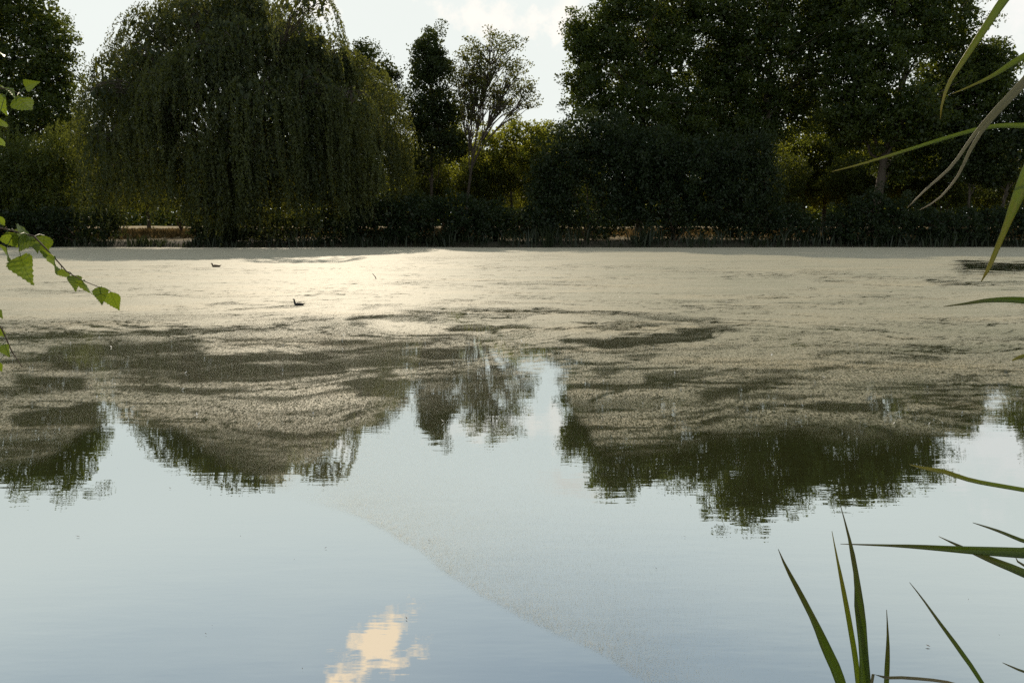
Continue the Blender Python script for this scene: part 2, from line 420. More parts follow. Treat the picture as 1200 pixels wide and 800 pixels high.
# open streaks
s1 = fbm(wx / 5.2, wy / 2.0, 80, 5); s2 = fbm(wx / 1.9, wy / .8, 90, 4)
zone = (1.0 * np.exp(-((px - 170) / 330) ** 2 - ((py - 412) / 46) ** 2) + .35 * np.exp(-((px - 620) / 260) ** 2 - ((py - 385) / 22) ** 2)
        + .35 * np.exp(-((px - 1160) / 70) ** 2 - ((py - 325) / 22) ** 2) + .25 * np.exp(-((px - 800) / 400) ** 2 - ((py - 460) / 40) ** 2)
        + .10 + .22 * np.exp(-((px - 560) / 120) ** 2 - ((py - 320) / 22) ** 2))
s3 = fbm(wx / 3.4, wy / .75, 130, 5)
hole = sstep(.45, 1.25, s1 * .55 + s2 * .28 + s3 * .35 + zone)
cover -= .30 * hole * np.clip(mid * 1.1, 0, 1) + .10 * sstep(-.1, .6, s3) * sstep(330, 380, py) * dense
fil = np.abs(fbm(wx / 3.0, wy / 1.1, 110, 4))     # thin cracks drawn out by the wind
near_ = 1 - .45 * sstep(385, 430, py)
cover -= .30 * sstep(.05, .0, fil) * sstep(70, 25, D) * sstep(298, 330, py) * near_
fil2 = np.abs(fbm(wx / 4.5 + 9, wy / 1.0, 150, 4))
cover -= .36 * sstep(.06, .0, fil2) * sstep(300, 325, py) * near_
for k_, (sx_, sy_) in enumerate([(8.0, 1.0), (5.5, .8), (11, 1.5)]):
    ff = np.abs(fbm(wx / sx_ + 3 * k_, wy / sy_, 170 + 12 * k_, 4)); gate = sstep(-.1, .35, fbm(WX / 9 + k_ * 5, WY / 5, 210 + k_, 2))
    cover -= .55 * sstep(.07, .0, ff) * gate * sstep(296, 312, py) * (1 - .5 * sstep(380, 440, py))
cover -= .10 * np.exp(-((px - 260) / 170) ** 2 - ((py - 520) / 50) ** 2) + .10 * np.exp(-((px - 150) / 300) ** 2 - ((py - 415) / 42) ** 2)
stroke = np.zeros_like(cover)
for pts, wid, dep in [
    ([(420, 374), (560, 363), (680, 366), (780, 372), (850, 382), (795, 395), (730, 402), (670, 398)], 9, .5),
    ([(540, 380), (640, 386), (720, 385), (790, 381)], 6, .5), ([(430, 374), (560, 372), (690, 378), (760, 380)], 5, .45),
    ([(835, 463), (885, 456), (930, 446), (968, 448)], 12, .26), ([(1135, 312), (1170, 313), (1290, 310)], 13, .95),
    ([(1090, 329), (1150, 334), (1192, 332)], 5, .6), ([(480, 303), (560, 302), (660, 300)], 5, .30), ([(470, 330), (600, 333), (700, 331)], 5, .30),
    ([(0, 382), (120, 376), (260, 371), (380, 374)], 12, .26), ([(60, 415), (150, 409), (230, 412)], 16, .26), ([(90, 448), (30, 445)], 14, .3), ([(280, 400), (380, 396), (450, 402)], 10, .2),
    ([(230, 437), (330, 438), (390, 432)], 12, .24), ([(420, 452), (470, 456)], 12, .35), ([(30, 492), (70, 490), (112, 486)], 14, .45), ([(480, 418), (560, 412)], 8, .3),
    ([(-40, 402), (90, 394), (230, 386), (360, 384), (470, 372), (560, 366)], 6, .26), ([(-40, 428), (80, 424), (200, 428), (320, 416), (430, 410), (520, 396), (640, 392)], 7, .22),
    ([(0, 460), (110, 452), (240, 456), (360, 446), (450, 440)], 7, .20), ([(560, 440), (640, 412), (720, 414), (830, 410), (930, 396)], 5, .26), ([(660, 455), (760, 448), (840, 436), (960, 432), (1100, 420)], 5, .24),
    ([(780, 500), (900, 478), (1010, 474), (1120, 460)], 6, .22), ([(420, 362), (540, 353), (690, 352), (800, 357), (900, 366)], 3, .34), ([(0, 340), (160, 345), (330, 348), (420, 344)], 2.5, .3),
    ([(248, 356), (344, 357.5)], 2.5, .45), ([(353, 358), (430, 355)], 2, .25), ([(180, 313), (246, 313.5)], 1.5, .4),
    ([(1200, 395), (1050, 410), (900, 420), (760, 440), (700, 470)], 4, .24), ([(1180, 440), (1000, 450), (880, 470), (790, 490)], 4, .2), ([(1000, 330), (860, 320), (700, 312), (560, 315)], 3, .34),
    ([(1100, 350), (950, 345), (860, 352), (800, 365)], 3, .3), ([(870, 405), (800, 425), (700, 432), (650, 420)], 4, .24), ([(1130, 375), (980, 385), (880, 400)], 3, .26), ([(1160, 322), (1040, 326), (940, 318)], 3, .34)]:
    dd = seg_dist(qx, qy, pts) + 12 * s2 + 7 * s3
    stroke = np.maximum(stroke, dep * sstep(wid * 2.1, wid * .1, dd))
cover -= stroke
cover = np.maximum(cover, film * .95)
cover = np.clip(np.maximum(cover, .22 * dense * (px < 1120)), 0, 1.06) * (WY < shore_y(WX) + 2)
V = np.stack([WX, WY, np.full_like(WX, .004)], -1).reshape(-1, 3)
i = np.arange(NV - 1)[:, None] * NU + np.arange(NU - 1)[None]
F = np.stack([i, i + 1, i + NU + 1, i + NU], -1).reshape(-1, 4)
cf = cover.ravel()
F = F[cf[F].max(1) > .03]
me = raw_mesh('duckweed', V, F, M['duckweed'])
a_ = me.attributes.new('cover', 'FLOAT', 'POINT'); a_.data.foreach_set('value', cf.astype(np.float32))
dw = link('duckweed', me); dw['kind'] = 'stuff'
tag(dw, 'mat of tiny green duckweed fronds floating on the pond', 'duckweed')

# ---------------------------------------------------------------- trees
def lobes_px(L, Y):
    out = []
    for l in L:
        x, y, rx, rz = l[:4]; dy = l[4] if len(l) > 4 else 0.0
        c = P(x, y, Y + dy); k = (Y + dy) / FPX
        out.append((np.array(c), np.array([rx * k, (rx + rz) * .5 * k * .9, rz * k])))
    return out

def make_tree(name, label, cat, Y, trunk_px, lobes, mat, dens=1.0, leaf=.30, clump=1.15, trunk_r=.38, group=None, bare=False, tint0=.0, core=1.0):
    lob = lobes_px(lobes, Y)
    bx = P(trunk_px, 290, Y).x; bz = float(ground_z(np.array([bx]), np.array([Y]))[0])
    base = Vector((bx, Y, bz - .15))
    root = empty(name, base, label, cat, group)
    top = max(c[2] + r[2] * .5 for c, r in lob); H = top - bz
    wts = [r[0] * r[2] for c, r in lob]
    cxm = sum(c[0] * k for (c, r), k in zip(lob, wts)) / sum(wts); cym = sum(c[1] * k for (c, r), k in zip(lob, wts)) / sum(wts)
    spine = []
    for k in range(9):
        t = k / 8
        spine.append(Vector((bx + (cxm - bx) * t ** 1.6 + rng.normal(0, .12) * t, Y + (cym - Y) * t ** 1.6, bz - .15 + H * .86 * t)))
    tb = Tubes(); rad = [trunk_r * (1.25 if k == 0 else 1.0) * (1 - .86 * (k / 8) ** .9) for k in range(9)]
    tb.add(spine, rad, 8); tb.build('trunk', M['bark'], root, base)
    def spine_at(z):
        t = min(max((z - bz) / (H * .86), .0), 1) * 8; i = min(int(t), 7); return spine[i].lerp(spine[i + 1], t - i), trunk_r * (1 - .86 * (t / 8) ** .9)
    CC = []; TT = []
    for c, r in lob:
        zs = bz + (c[2] - bz) * (.62 if not bare else .5)
        st, sr = spine_at(max(zs, bz + H * .12))
        lt = Tubes(); end = Vector(c)
        mainl = bez(st, end, .5, 6, .18); r0 = sr * .55
        lt.add(mainl, [r0 * (1 - .75 * k / 6) for k in range(7)], 6)
        vol = r[0] * r[2]
        n = max(10, int(vol * (2.6 if not bare else 4.2) * dens / clump ** 1.3))
        dv_ = rng.normal(size=(n, 3)); dv_ /= np.linalg.norm(dv_, axis=1, keepdims=True)
        rr = (.42 + .58 * rng.random(n) ** .55) * (1 + .16 * rng.normal(size=n))
        cc = c + dv_ * r * rr[:, None]
        cc[:, 2] = np.maximum(cc[:, 2], bz + .5)
        CC.append(cc); TT.append(np.clip(rng.normal(.42 + tint0, .24, n), 0, 1))
        step = 1 if bare else 4
        for q_ in cc[::step]:
            k = rng.integers(2, 7); s_ = mainl[k]
            lt.add(bez(s_, Vector(q_), .25, 4, .12), [max(.028, r0 * .28), .05, .04, .03, .02] if not bare else [max(.05, r0 * .35), .06, .045, .03, .018], 4)
        lt.build('limb', M['bark'], root, base)
    CC = np.concatenate(CC); TT = np.concatenate(TT)
    per = int((112 if not bare else 64) * dens ** .4 * (clump / 1.15) ** 2 * (.30 / leaf) ** 1.4)
    n = len(CC) * per
    src = np.repeat(np.arange(len(CC)), per)
    g_ = rng.normal(size=(n, 3)); g_ /= np.linalg.norm(g_, axis=1, keepdims=True)
    cs = clump * (.6 + .8 * rng.random(len(CC)))
    off = g_ * (rng.random(n) ** .45)[:, None] * cs[src][:, None] * np.array([1.1, 1.1, .72])
    C = CC[src] + off
    ax = rng.normal(size=(n, 3)) + np.array([0, 0, -.35]) + g_ * .5
    sz = leaf * .92 * (.65 + .7 * rng.random(n)); tw = np.clip(TT[src] + rng.normal(0, .14, n), 0, 1)
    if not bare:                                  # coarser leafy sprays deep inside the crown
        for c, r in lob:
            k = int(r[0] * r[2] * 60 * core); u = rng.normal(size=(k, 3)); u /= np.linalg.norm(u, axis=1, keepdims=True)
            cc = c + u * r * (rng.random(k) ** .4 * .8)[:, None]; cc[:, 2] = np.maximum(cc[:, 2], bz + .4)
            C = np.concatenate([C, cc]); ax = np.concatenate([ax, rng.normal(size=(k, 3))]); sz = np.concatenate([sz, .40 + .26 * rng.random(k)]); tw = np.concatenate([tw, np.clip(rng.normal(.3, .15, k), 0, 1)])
    Vv, Ff, tt = leaf_quads(C - np.array(base), sz, sz * .68, ax, tw)
    link('crown', raw_mesh('crown', Vv, Ff, mat, tint=tt), root)
    return root

# large trees beyond the right half of the far bank
make_tree('plane_tree', 'tall broad tree with leafy rounded shoulder, left of the tallest tree', 'tree', 90, 748,
    [(706, 52, 46, 44, 1), (742, -2, 52, 34), (690, 108, 32, 36), (765, 70, 56, 50, 3), (742, 132, 52, 40, -1), (790, 20, 42, 40, 4), (680, 50, 22, 30), (800, 130, 46, 40, 3), (735, 172, 52, 34, 2), (800, 165, 48, 34, 1)],
    M['plane_leaf'], 1.3, .30, 1.15, .42, core=1.3)
make_tree('plane_tree', 'tallest dark green tree, rising highest over the pond', 'tree', 93, 892,
    [(905, -45, 52, 40), (945, -10, 52, 46, 2), (845, 12, 50, 40), (895, 45, 62, 46), (965, 50, 46, 46), (870, 110, 60, 46, 2), (930, 120, 50, 46, 3), (985, 5, 36, 36, 2), (840, 80, 40, 40, 2), (865, 160, 52, 34, 1)],
    M['plane_leaf'], 1.3, .30, 1.15, .55, core=1.3)
make_tree('plane_tree', 'wide spreading dark tree with thick trunk, beside the slim young trees', 'tree', 87, 1022,
    [(1045, -12, 60, 34), (1095, 25, 56, 44), (1025, 60, 56, 46), (1120, 85, 50, 44, 2), (1150, 110, 40, 44), (1065, 135, 62, 46, -1), (1000, 120, 40, 46), (1165, 75, 28, 30), (1105, 155, 50, 34, 2), (1060, 190, 44, 26, 2), (995, 150, 30, 30, 3)],
    M['plane_leaf'], 1.4, .30, 1.1, .62, core=1.4)
make_tree('young_tree', 'slim young tree with dark crown beside the thick trunked tree', 'tree', 85, 1133,
    [(1132, 165, 32, 36), (1120, 195, 26, 24), (1146, 200, 24, 20)], M['ash_leaf'], 1.2, .28, .95, .2)
make_tree('young_tree', 'young dark crowned tree furthest from the weeping willow', 'tree', 84, 1168,
    [(1180, 170, 34, 38), (1210, 140, 36, 38), (1165, 205, 26, 20), (1225, 190, 34, 30)], M['ash_leaf'], 1.2, .28, .95, .22)
make_tree('plane_tree', 'dark leafy tree half cut off, past the slim young trees', 'tree', 92, 1290,
    [(1270, 80, 60, 60), (1300, 150, 70, 60), (1240, 160, 40, 50)], M['plane_leaf'], 1.0, .32, 1.2, .4)
# trees in the middle gap
make_tree('alder_tree', 'narrow dark upright tree right of the weeping willow', 'tree', 96, 507,
    [(505, 52, 20, 20), (516, 80, 22, 20), (495, 92, 22, 20), (512, 120, 26, 22), (490, 130, 20, 24), (505, 152, 36, 24), (528, 172, 28, 24), (490, 185, 28, 24), (530, 130, 18, 20), (500, 70, 22, 20)],
    M['ash_leaf'], 1.35, .27, .95, .26)
make_tree('ash_tree', 'airy tree with bare forked limbs showing against the sky', 'tree', 94, 546,
    [(575, 60, 32, 20), (604, 92, 22, 22), (555, 80, 22, 26), (590, 118, 30, 16), (545, 100, 18, 24), (614, 116, 16, 14), (550, 135, 18, 14), (565, 100, 26, 22)],
    M['ash_light'], 1.15, .27, .85, .25, bare=True)
make_tree('hawthorn_tree', 'low rounded tree in the gap below the airy tree', 'tree', 104, 600,
    [(602, 165, 34, 28), (632, 168, 24, 26), (575, 178, 34, 30), (610, 200, 50, 26), (560, 205, 36, 20)], M['meadow_tree_leaf'], 1.2, .30, 1.0, .25, core=.35)
make_tree('alder_tree', 'round topped dark tree peeping out behind the weeping willow', 'tree', 104, 440,
    [(428, 66, 18, 20), (452, 84, 18, 16), (420, 95, 26, 22), (445, 120, 30, 26), (430, 155, 40, 30)], M['ash_leaf'], 1.25, .28, 1.0, .3)
make_tree('plane_tree', 'big leafy tree behind the osier bush, left of the weeping willow', 'tree', 93, 30,
    [(-30, 15, 56, 50), (30, 8, 46, 40), (55, 48, 36, 36), (10, 85, 56, 46), (62, 92, 30, 30), (-55, 90, 56, 56), (70, 130, 34, 30), (15, 140, 60, 40)],
    M['plane_leaf'], 1.15, .30, 1.1, .5, tint0=.15)

# park trees further back, alike: copies of three
def copy_tree(o, loc, rz, s):
    c = o.copy(); COL.objects.link(c); c.location = loc; c.rotation_euler = (0, 0, rz); c.scale = (s, s, s)
    for ch in o.children:
        k = ch.copy(); COL.objects.link(k); k.parent = c
    return c
BT = 'sunlit leafy tree standing far back in the park meadow'
BG = 'park trees far back behind the waterside trees'
protos = []
for k, (tx, L) in enumerate([(520, [(520, 175, 40, 34), (545, 200, 38, 30), (495, 205, 36, 28), (520, 222, 50, 22)]),
                             (640, [(640, 178, 34, 36), (660, 205, 36, 28), (615, 205, 34, 28), (640, 228, 50, 20)]),
                             (940, [(940, 170, 48, 36), (905, 200, 40, 32), (975, 205, 44, 30), (940, 222, 56, 20)])]):
    protos.append(make_tree('park_tree', BT, 'tree', [122, 118, 112][k], tx, L, M['meadow_tree_leaf'], 1.0, .32, 1.1, .3, group=BG, core=.55))
for k, (x_, y_, s_) in enumerate([(-74, 128, 1.15), (-58, 120, 1.0), (-47, 140, 1.2), (-30, 132, 1.05), (-21, 148, 1.1), (14, 140, .95), (26, 126, 1.0), (39, 138, 1.1),
                                  (58, 120, .95), (70, 134, 1.1), (84, 122, 1.1), (100, 136, 1.2), (-92, 120, 1.2), (2, 155, 1.0), (48, 158, 1.2), (-5, 128, .8), (46, 111, 1.15), (56, 110, 1.0)]):
    z_ = float(ground_z(np.array([float(x_)]), np.array([float(y_)]))[0])
    copy_tree(protos[k % 3], (x_, y_, z_ - .15), rng.random() * 6.28, s_)
# distant wood closing the view: one mass
n = 62000
ang = rng.uniform(-.95, .95, n); dist = rng.uniform(210, 240, n); hx = ang * dist
topz = 13 + 4 * fbm(hx / 14, hx * 0 + 4.4, 7, 3)
C = np.stack([hx, dist, 1.5 + topz * rng.random(n) ** 1.25], -1)
sz = .9 + .9 * rng.random(n)
Vv, Ff, tt = leaf_quads(C, sz, sz * .8, rng.normal(size=(n, 3)), np.clip(rng.normal(.4, .25, n), 0, 1))
o = link('distant_wood', raw_mesh('distant_wood', Vv, Ff, M['plane_leaf'], tint=tt)); o['kind'] = 'stuff'
tag(o, 'far off belt of woodland closing the view beyond the park', 'woodland')

# ---------------------------------------------------------------- weeping willow
def make_willow():
    Y = 80.0; bx = P(268, 290, Y).x; bz = float(ground_z(np.array([bx]), np.array([Y]))[0])
    base = Vector((bx, Y, bz - .2))
    root = empty('weeping_willow', base, 'huge domed weeping willow trailing its curtain of strands towards the water', 'tree')
    L0 = [(250, 8, 55, 34, 1), (185, 45, 46, 40), (315, 30, 48, 34), (370, 72, 44, 40, 1), (285, 70, 66, 50, -4), (150, 92, 40, 40, 0), (420, 105, 36, 40, 2),
          (225, 100, 52, 44, -7), (350, 120, 52, 44, -6), (448, 135, 26, 40, 2), (455, 185, 20, 30, 2), (128, 128, 26, 36, 1), (280, 15, 40, 40, 4), (215, 26, 36, 36, 3), (300, 130, 50, 40, -9),
          (120, 165, 26, 26, -2), (180, 155, 40, 28, -5), (150, 200, 30, 18, -3), (205, 196, 34, 20, -5), (120, 215, 20, 16, -2), (250, 175, 40, 26, -8), (330, 185, 42, 26, -8), (395, 170, 36, 30, -4), (440, 180, 26, 26, 0), (255, 222, 34, 26, -6), (238, 250, 26, 18, -6), (285, 250, 34, 18, -6), (300, 215, 40, 20, -5), (375, 220, 40, 20, -4), (420, 225, 22, 18, -2)]
    for k in range(34):                                            # smaller tufts break the dome into tiers
        a_ = rng.uniform(-.05, 1.05) * math.pi; rr_ = rng.uniform(.55, 1.0)
        x_ = 282 - 178 * rr_ * math.cos(a_); y_ = 165 - 170 * rr_ * math.sin(a_) + rng.normal(0, 12)
        L0.append((x_, max(y_, 4), rng.uniform(15, 34), rng.uniform(13, 26), rng.uniform(-9, 3)))
    lob = lobes_px(L0, Y)
    tb = Tubes(); top = P(275, 90, Y)
    sp_ = [base.lerp(top, t) + Vector((.5 * math.sin(t * 5), .3 * math.sin(t * 4), 0)) for t in np.linspace(0, 1, 8)]
    tb.add(sp_, [.95, .78, .7, .62, .52, .42, .32, .22], 10); tb.build('trunk', M['bark'], root, base)
    S = []; T = []; A = []; L = []
    for c, r in lob:
        lt = Tubes(); ml = bez(sp_[3], Vector(c), 2.0, 7, .25); lt.add(ml, [(.34 if r[0] > 3 else .12) * (1 - .8 * k / 7) for k in range(8)], 6)
        n = int(r[0] * r[2] * 11) + 14
        u = rng.normal(size=(n, 3)); u[:, 2] = np.abs(u[:, 2]) * .9 - .25; u /= np.linalg.norm(u, axis=1, keepdims=True)
        st = c + u * r * (.72 + .33 * rng.random(n) ** .6)[:, None]
        for q_ in st[::max(1, n // 14)]:
            lt.add(bez(ml[rng.integers(3, 8)], Vector(q_), .8, 4, .1), [.07, .055, .045, .035, .02], 4)
        lt.build('limb', M['bark'], root, base)
        lk = np.floor(st / .8); st = st + (.8 * lk + .4 + .22 * np.sin(lk[:, [1, 2, 0]] * 5.1) - st) * .5          # strands gather into locks
        hor = u.copy(); hor[:, 2] = 0; hor /= (np.linalg.norm(hor, axis=1, keepdims=True) + 1e-6)
        grp = np.floor(st[:, 0] / 1.3) * 7.3 + np.floor(st[:, 1] / 1.5) * 3.1
        gj = np.modf(np.abs(np.sin(grp) * 437.5))[0]
        ln = (1.2 + 3.6 * gj + 1.6 * rng.random(n))
        ln = np.where(rng.random(n) < .14, ln + 4.0 * rng.random(n), ln)
        # hem of the curtain: reaches the water on the right, lifts on the left
        xpx = 600 + FPX * st[:, 0] / st[:, 1]
        hem = np.interp(xpx, [90, 130, 165, 215, 240, 300, 360, 430, 480], [2.5, 1.4, 1.6, 1.6, .7, .5, .4, .6, 3]) + 2.2 * gj + rng.normal(0, .5, n)
        low = (c[2] < P(285, 60, Y).z) & (rng.random(n) < np.where(xpx > 228, .5, .3))
        ln = np.where(low, np.maximum(ln, (st[:, 2] - hem) * (.55 + .45 * rng.random(n))), ln)
        ln = np.clip(ln, .6, np.maximum(.7, st[:, 2] - hem))
        tn = np.clip(.35 + rng.normal(0, .16) + .30 * gj + .12 * rng.normal(size=n) + .5 * sstep(385, 425, xpx), 0, 1)  # right edge strands tinted lighter: their sunlit look is put into the colour
        for k in range(n):
            m = max(4, int(ln[k] * 7.0)); s_ = (np.arange(m) + rng.random(m) * .8) / m
            out = (1 - np.exp(-s_ * ln[k] / 1.0)) * (.7 + .8 * gj[k])
            sway = np.sin(s_ * ln[k] * .55 + grp[k]) * .22 + (gj[k] - .5) * .5 * s_ * s_ * min(ln[k], 4)
            pnt = st[k] + hor[k] * out[:, None] + np.stack([sway, sway * .5, -s_ * ln[k]], -1)
            S.append(pnt + rng.normal(0, .055, (m, 3))); T.append(np.clip(tn[k] + rng.normal(0, .1, m), 0, 1))
    C = np.concatenate(S); T = np.concatenate(T); n = len(C)
    ax = rng.normal(0, .75, (n, 3)) + np.array([0, 0, -1.0])
    ll = .30 * (.7 + .6 * rng.random(n)); ww = ll * .38
    for c, r in lob:
        k = int(r[0] * r[2] * (34 if c[0] < -17 else 9)); u = rng.normal(size=(k, 3)); u /= np.linalg.norm(u, axis=1, keepdims=True)
        cc = c + u * r * (rng.random(k) ** .4 * .9)[:, None]; cc[:, 2] = np.maximum(cc[:, 2], 1.0); s3 = .55 + .30 * rng.random(k)
        C = np.concatenate([C, cc]); ax = np.concatenate([ax, rng.normal(0, .7, (k, 3)) - np.array([0, 0, 1.])]); ll = np.concatenate([ll, s3]); ww = np.concatenate([ww, s3 * .5]); T = np.concatenate([T, np.clip(rng.normal(.2, .12, k), 0, 1)])
    Vv, Ff, tt = leaf_quads(C - np.array(base), ll, ww, ax, T)
    print('willow leaves', n)
    link('hanging_foliage', raw_mesh('hanging_foliage', Vv, Ff, M['willow_leaf'], tint=tt), root)
make_willow()

# ---------------------------------------------------------------- shrubs of the far bank
def make_shrub(name, label, Y, bpx, lobes, mat, dens=1.0, leaf=.24, clump=.8, group=None, shoots=0, cat='shrub', tint0=0):
    lob = lobes_px(lobes, Y)
    bx = P(bpx, 290, Y).x; bz = float(ground_z(np.array([bx]), np.array([Y]))[0]); base = Vector((bx, Y, bz - .1))
    root = empty(name, base, label, cat, group)
    CC = []; TT = []
    for c, r in lob:
        tb = Tubes(); tb.add(bez(base + Vector(rng.normal(0, .25, 3) * np.array([1, 1, 0])), Vector(c), .3, 5, .08), [.12, .10, .08, .06, .045, .03], 5)
        n = max(10, int(r[0] * r[2] * 6.0 * dens))
        u = rng.normal(size=(n, 3)); u /= np.linalg.norm(u, axis=1, keepdims=True)
        cc = c + u * r * ((.4 + .6 * rng.random(n) ** .5) * (1 + .14 * rng.normal(size=n)))[:, None]; cc[:, 2] = np.maximum(cc[:, 2], .25)
        for q_ in cc[::6]: tb.add(bez(Vector(c), Vector(q_), .1, 3, .05), [.035, .03, .022, .012], 4)
        tb.build('stem', M['twig'], root, base)
        CC.append(cc); TT.append(np.clip(rng.normal(.4 + tint0, .2, n), 0, 1))
    CC = np.concatenate(CC); TT = np.concatenate(TT); per = int(64 * (.24 / leaf) ** 1.3)
    src = np.repeat(np.arange(len(CC)), per); n = len(src)
    g_ = rng.normal(size=(n, 3)); g_ /= np.linalg.norm(g_, axis=1, keepdims=True)
    C = CC[src] + g_ * (rng.random(n) ** .45)[:, None] * clump * np.array([1, 1, .85]); C[:, 2] = np.maximum(C[:, 2], .1)
    ax = rng.normal(size=(n, 3)) + np.array([0, 0, .5 if shoots else -.2]); sz = leaf * (.65 + .7 * rng.random(n)); T = np.clip(TT[src] + rng.normal(0, .13, n), 0, 1)
    sz = sz * .95; wid = sz * .58
    for c, r in lob:
        k = int(r[0] * r[2] * 110); u = rng.normal(size=(k, 3)); u /= np.linalg.norm(u, axis=1, keepdims=True)
        cc = c + u * r * (rng.random(k) ** .4 * .85)[:, None]; cc[:, 2] = np.maximum(cc[:, 2], .2); s3 = .30 + .20 * rng.random(k)
        C = np.concatenate([C, cc]); ax = np.concatenate([ax, rng.normal(size=(k, 3))]); sz = np.concatenate([sz, s3]); wid = np.concatenate([wid, s3 * .6]); T = np.concatenate([T, np.clip(rng.normal(.3, .12, k), 0, 1)])
    if shoots:
        XC = []; XT = []
        for k in range(shoots):
            c, r = lob[rng.integers(len(lob))]
            a = c + rng.normal(size=3) * r * .5; a[2] = c[2] + r[2] * rng.uniform(-.2, .75); ln = rng.uniform(1.2, 2.8); m = int(ln * 16); s_ = np.linspace(0, 1, m)
            lean = rng.normal(0, .14, 2)
            XC.append(a + np.stack([lean[0] * s_ * ln, lean[1] * s_ * ln, s_ * ln], -1) + rng.normal(0, .07, (m, 3))); XT.append(np.full(m, np.clip(rng.normal(.65, .2), 0, 1)))
        XC = np.concatenate(XC); m = len(XC); C = np.concatenate([C, XC]); T = np.concatenate([T] + XT)
        ax = np.concatenate([ax, rng.normal(0, .5, (m, 3)) + np.array([0, 0, 1.])]); s2_ = leaf * (.8 + .5 * rng.random(m)); sz = np.concatenate([sz, s2_]); wid = np.concatenate([wid, s2_ * .35])
    Vv, Ff, tt = leaf_quads(C - np.array(base), sz, wid, ax, T)
    link('foliage', raw_mesh('foliage', Vv, Ff, mat, tint=tt), root)
    return root

make_shrub('waterside_bush', 'tall dense dark bush with pointed top beside the middle gap', 79.5, 690,
    [(688, 162, 40, 38), (660, 195, 36, 46), (718, 185, 48, 48), (646, 245, 34, 40), (700, 245, 55, 42), (745, 205, 40, 50), (640, 215, 20, 34)], M['shrub_leaf'], 1.0)
make_shrub('waterside_bush', 'broad dark bush in the middle of the thicket under the tallest tree', 79.5, 790,
    [(768, 190, 44, 42), (815, 200, 46, 44), (780, 245, 60, 40), (840, 240, 46, 44), (845, 190, 30, 34)], M['shrub_leaf'], 1.0)
make_shrub('grey_willow_bush', 'greyer willow bush with upright shoots ending the dark thicket', 80, 880,
    [(882, 182, 28, 30), (865, 215, 34, 36), (895, 220, 26, 36), (875, 258, 40, 30)], M['shrub_leaf'], 1.0, shoots=90, tint0=.25)
make_shrub('osier_bush', 'yellow green osier bush of upright shoots left of the weeping willow', 81, 40,
    [(20, 205, 44, 46), (70, 200, 32, 44), (-30, 215, 44, 50), (45, 250, 60, 30)], M['osier_leaf'], .9, shoots=420, tint0=.1)
make_shrub('waterside_bush', 'low dark bush under the weeping willow, against the osier bush', 78, 95,
    [(70, 262, 40, 26), (115, 262, 28, 26), (20, 266, 40, 24), (-30, 264, 40, 28)], M['shrub_leaf'], 1.0)
SB = [('low dark bush by the water under the narrow upright tree', 470, [(455, 255, 28, 26), (490, 250, 34, 28), (475, 272, 40, 16)]),
      ('low rounded bush by the water below the airy tree', 555, [(540, 250, 32, 28), (575, 256, 30, 26), (555, 272, 44, 16)]),
      ('small dark bush filling the corner against the pointed bush', 620, [(610, 262, 28, 22), (635, 255, 22, 26)]),
      ('low dark bush by the small pale paling fence', 1000, [(985, 262, 22, 22), (1020, 250, 32, 30), (1050, 255, 28, 28), (1010, 275, 50, 12)]),
      ('low dark bush under the slim young tree', 1105, [(1085, 262, 26, 22), (1125, 262, 30, 22), (1105, 276, 44, 12)]),
      ('low dark bush under the outermost young tree', 1190, [(1165, 262, 26, 22), (1205, 258, 36, 26), (1250, 258, 36, 26)]),
      ('small low bush between the grey willow bush and the paling fence', 930, [(920, 260, 26, 24), (945, 266, 18, 18)]),
      ('low dark bush at the foot of the willow trunk', 262, [(242, 262, 26, 20), (284, 264, 28, 20), (262, 274, 40, 12)]),
      ('low bush half hidden by willow strands, by the willow trunk', 330, [(330, 268, 36, 18), (390, 266, 40, 22), (420, 262, 22, 24)])]
for lab, b_, L in SB:
    make_shrub('bank_bush', lab, 77.6, b_, L, M['shrub_leaf'], 1.1, .22, .6)

# hedge of bushes behind the willow and the right hand gap, alike
HB = 'dark hedge bush behind the waterside trees at the meadow edge'; HG = 'hedge bushes at the meadow edge'
hp = make_shrub('hedge_bush', HB, 100, 215, [(190, 200, 34, 26), (235, 195, 36, 30), (215, 228, 46, 22)], M['osier_leaf'], .7, .32, .9, group=HG)
for k, (x_, y_) in enumerate([(-68, 99), (-59, 103), (-52, 98), (-37, 101), (-30, 98), (-22, 102), (-12, 106), (-4, 103), (6, 107), (38, 105), (47, 103), (57, 100), (66, 104), (77, 100)]):
    copy_tree(hp, (x_, y_, float(ground_z(np.array([float(x_)]), np.array([float(y_)]))[0]) - .1), k * 1.9, .85 + .3 * rng.random())

# reeds fringing the far bank: uncountable
n = 10000
X = rng.uniform(-75, 75, n); Yb = shore_y(X) + rng.normal(.6, .7, n)
dn = fbm(X / 6, X * 0 + 1.3, 12, 3); keep = rng.random(n) < np.clip(.62 + .8 * dn, .08, 1)
X, Yb = X[keep], Yb[keep]; n = len(X)
hh = (1.0 + 1.5 * rng.random(n)) * np.clip(.85 + .6 * fbm(X / 4, X * 0 + 9, 14, 3), .35, 1.5)
hh *= np.where(X < -22, .6, 1.0)
lean = rng.normal(0, .18, (n, 2))
b0 = np.stack([X, Yb, np.full(n, -.05)], -1); wdt = .035 + .03 * rng.random(n)
b1 = b0 + np.stack([lean[:, 0] * hh * .5, lean[:, 1] * hh * .5, hh * .6], -1); b2 = b0 + np.stack([lean[:, 0] * hh * 1.4, lean[:, 1] * hh * 1.4, hh], -1)
an = rng.uniform(0, 3.14, n); sd_ = np.stack([np.cos(an), np.sin(an), np.zeros(n)], -1) * wdt[:, None]
V = np.stack([b0 - sd_, b0 + sd_, b1 + sd_, b1 - sd_, b2], 1).reshape(-1, 3)
i5 = np.arange(n)[:, None] * 5
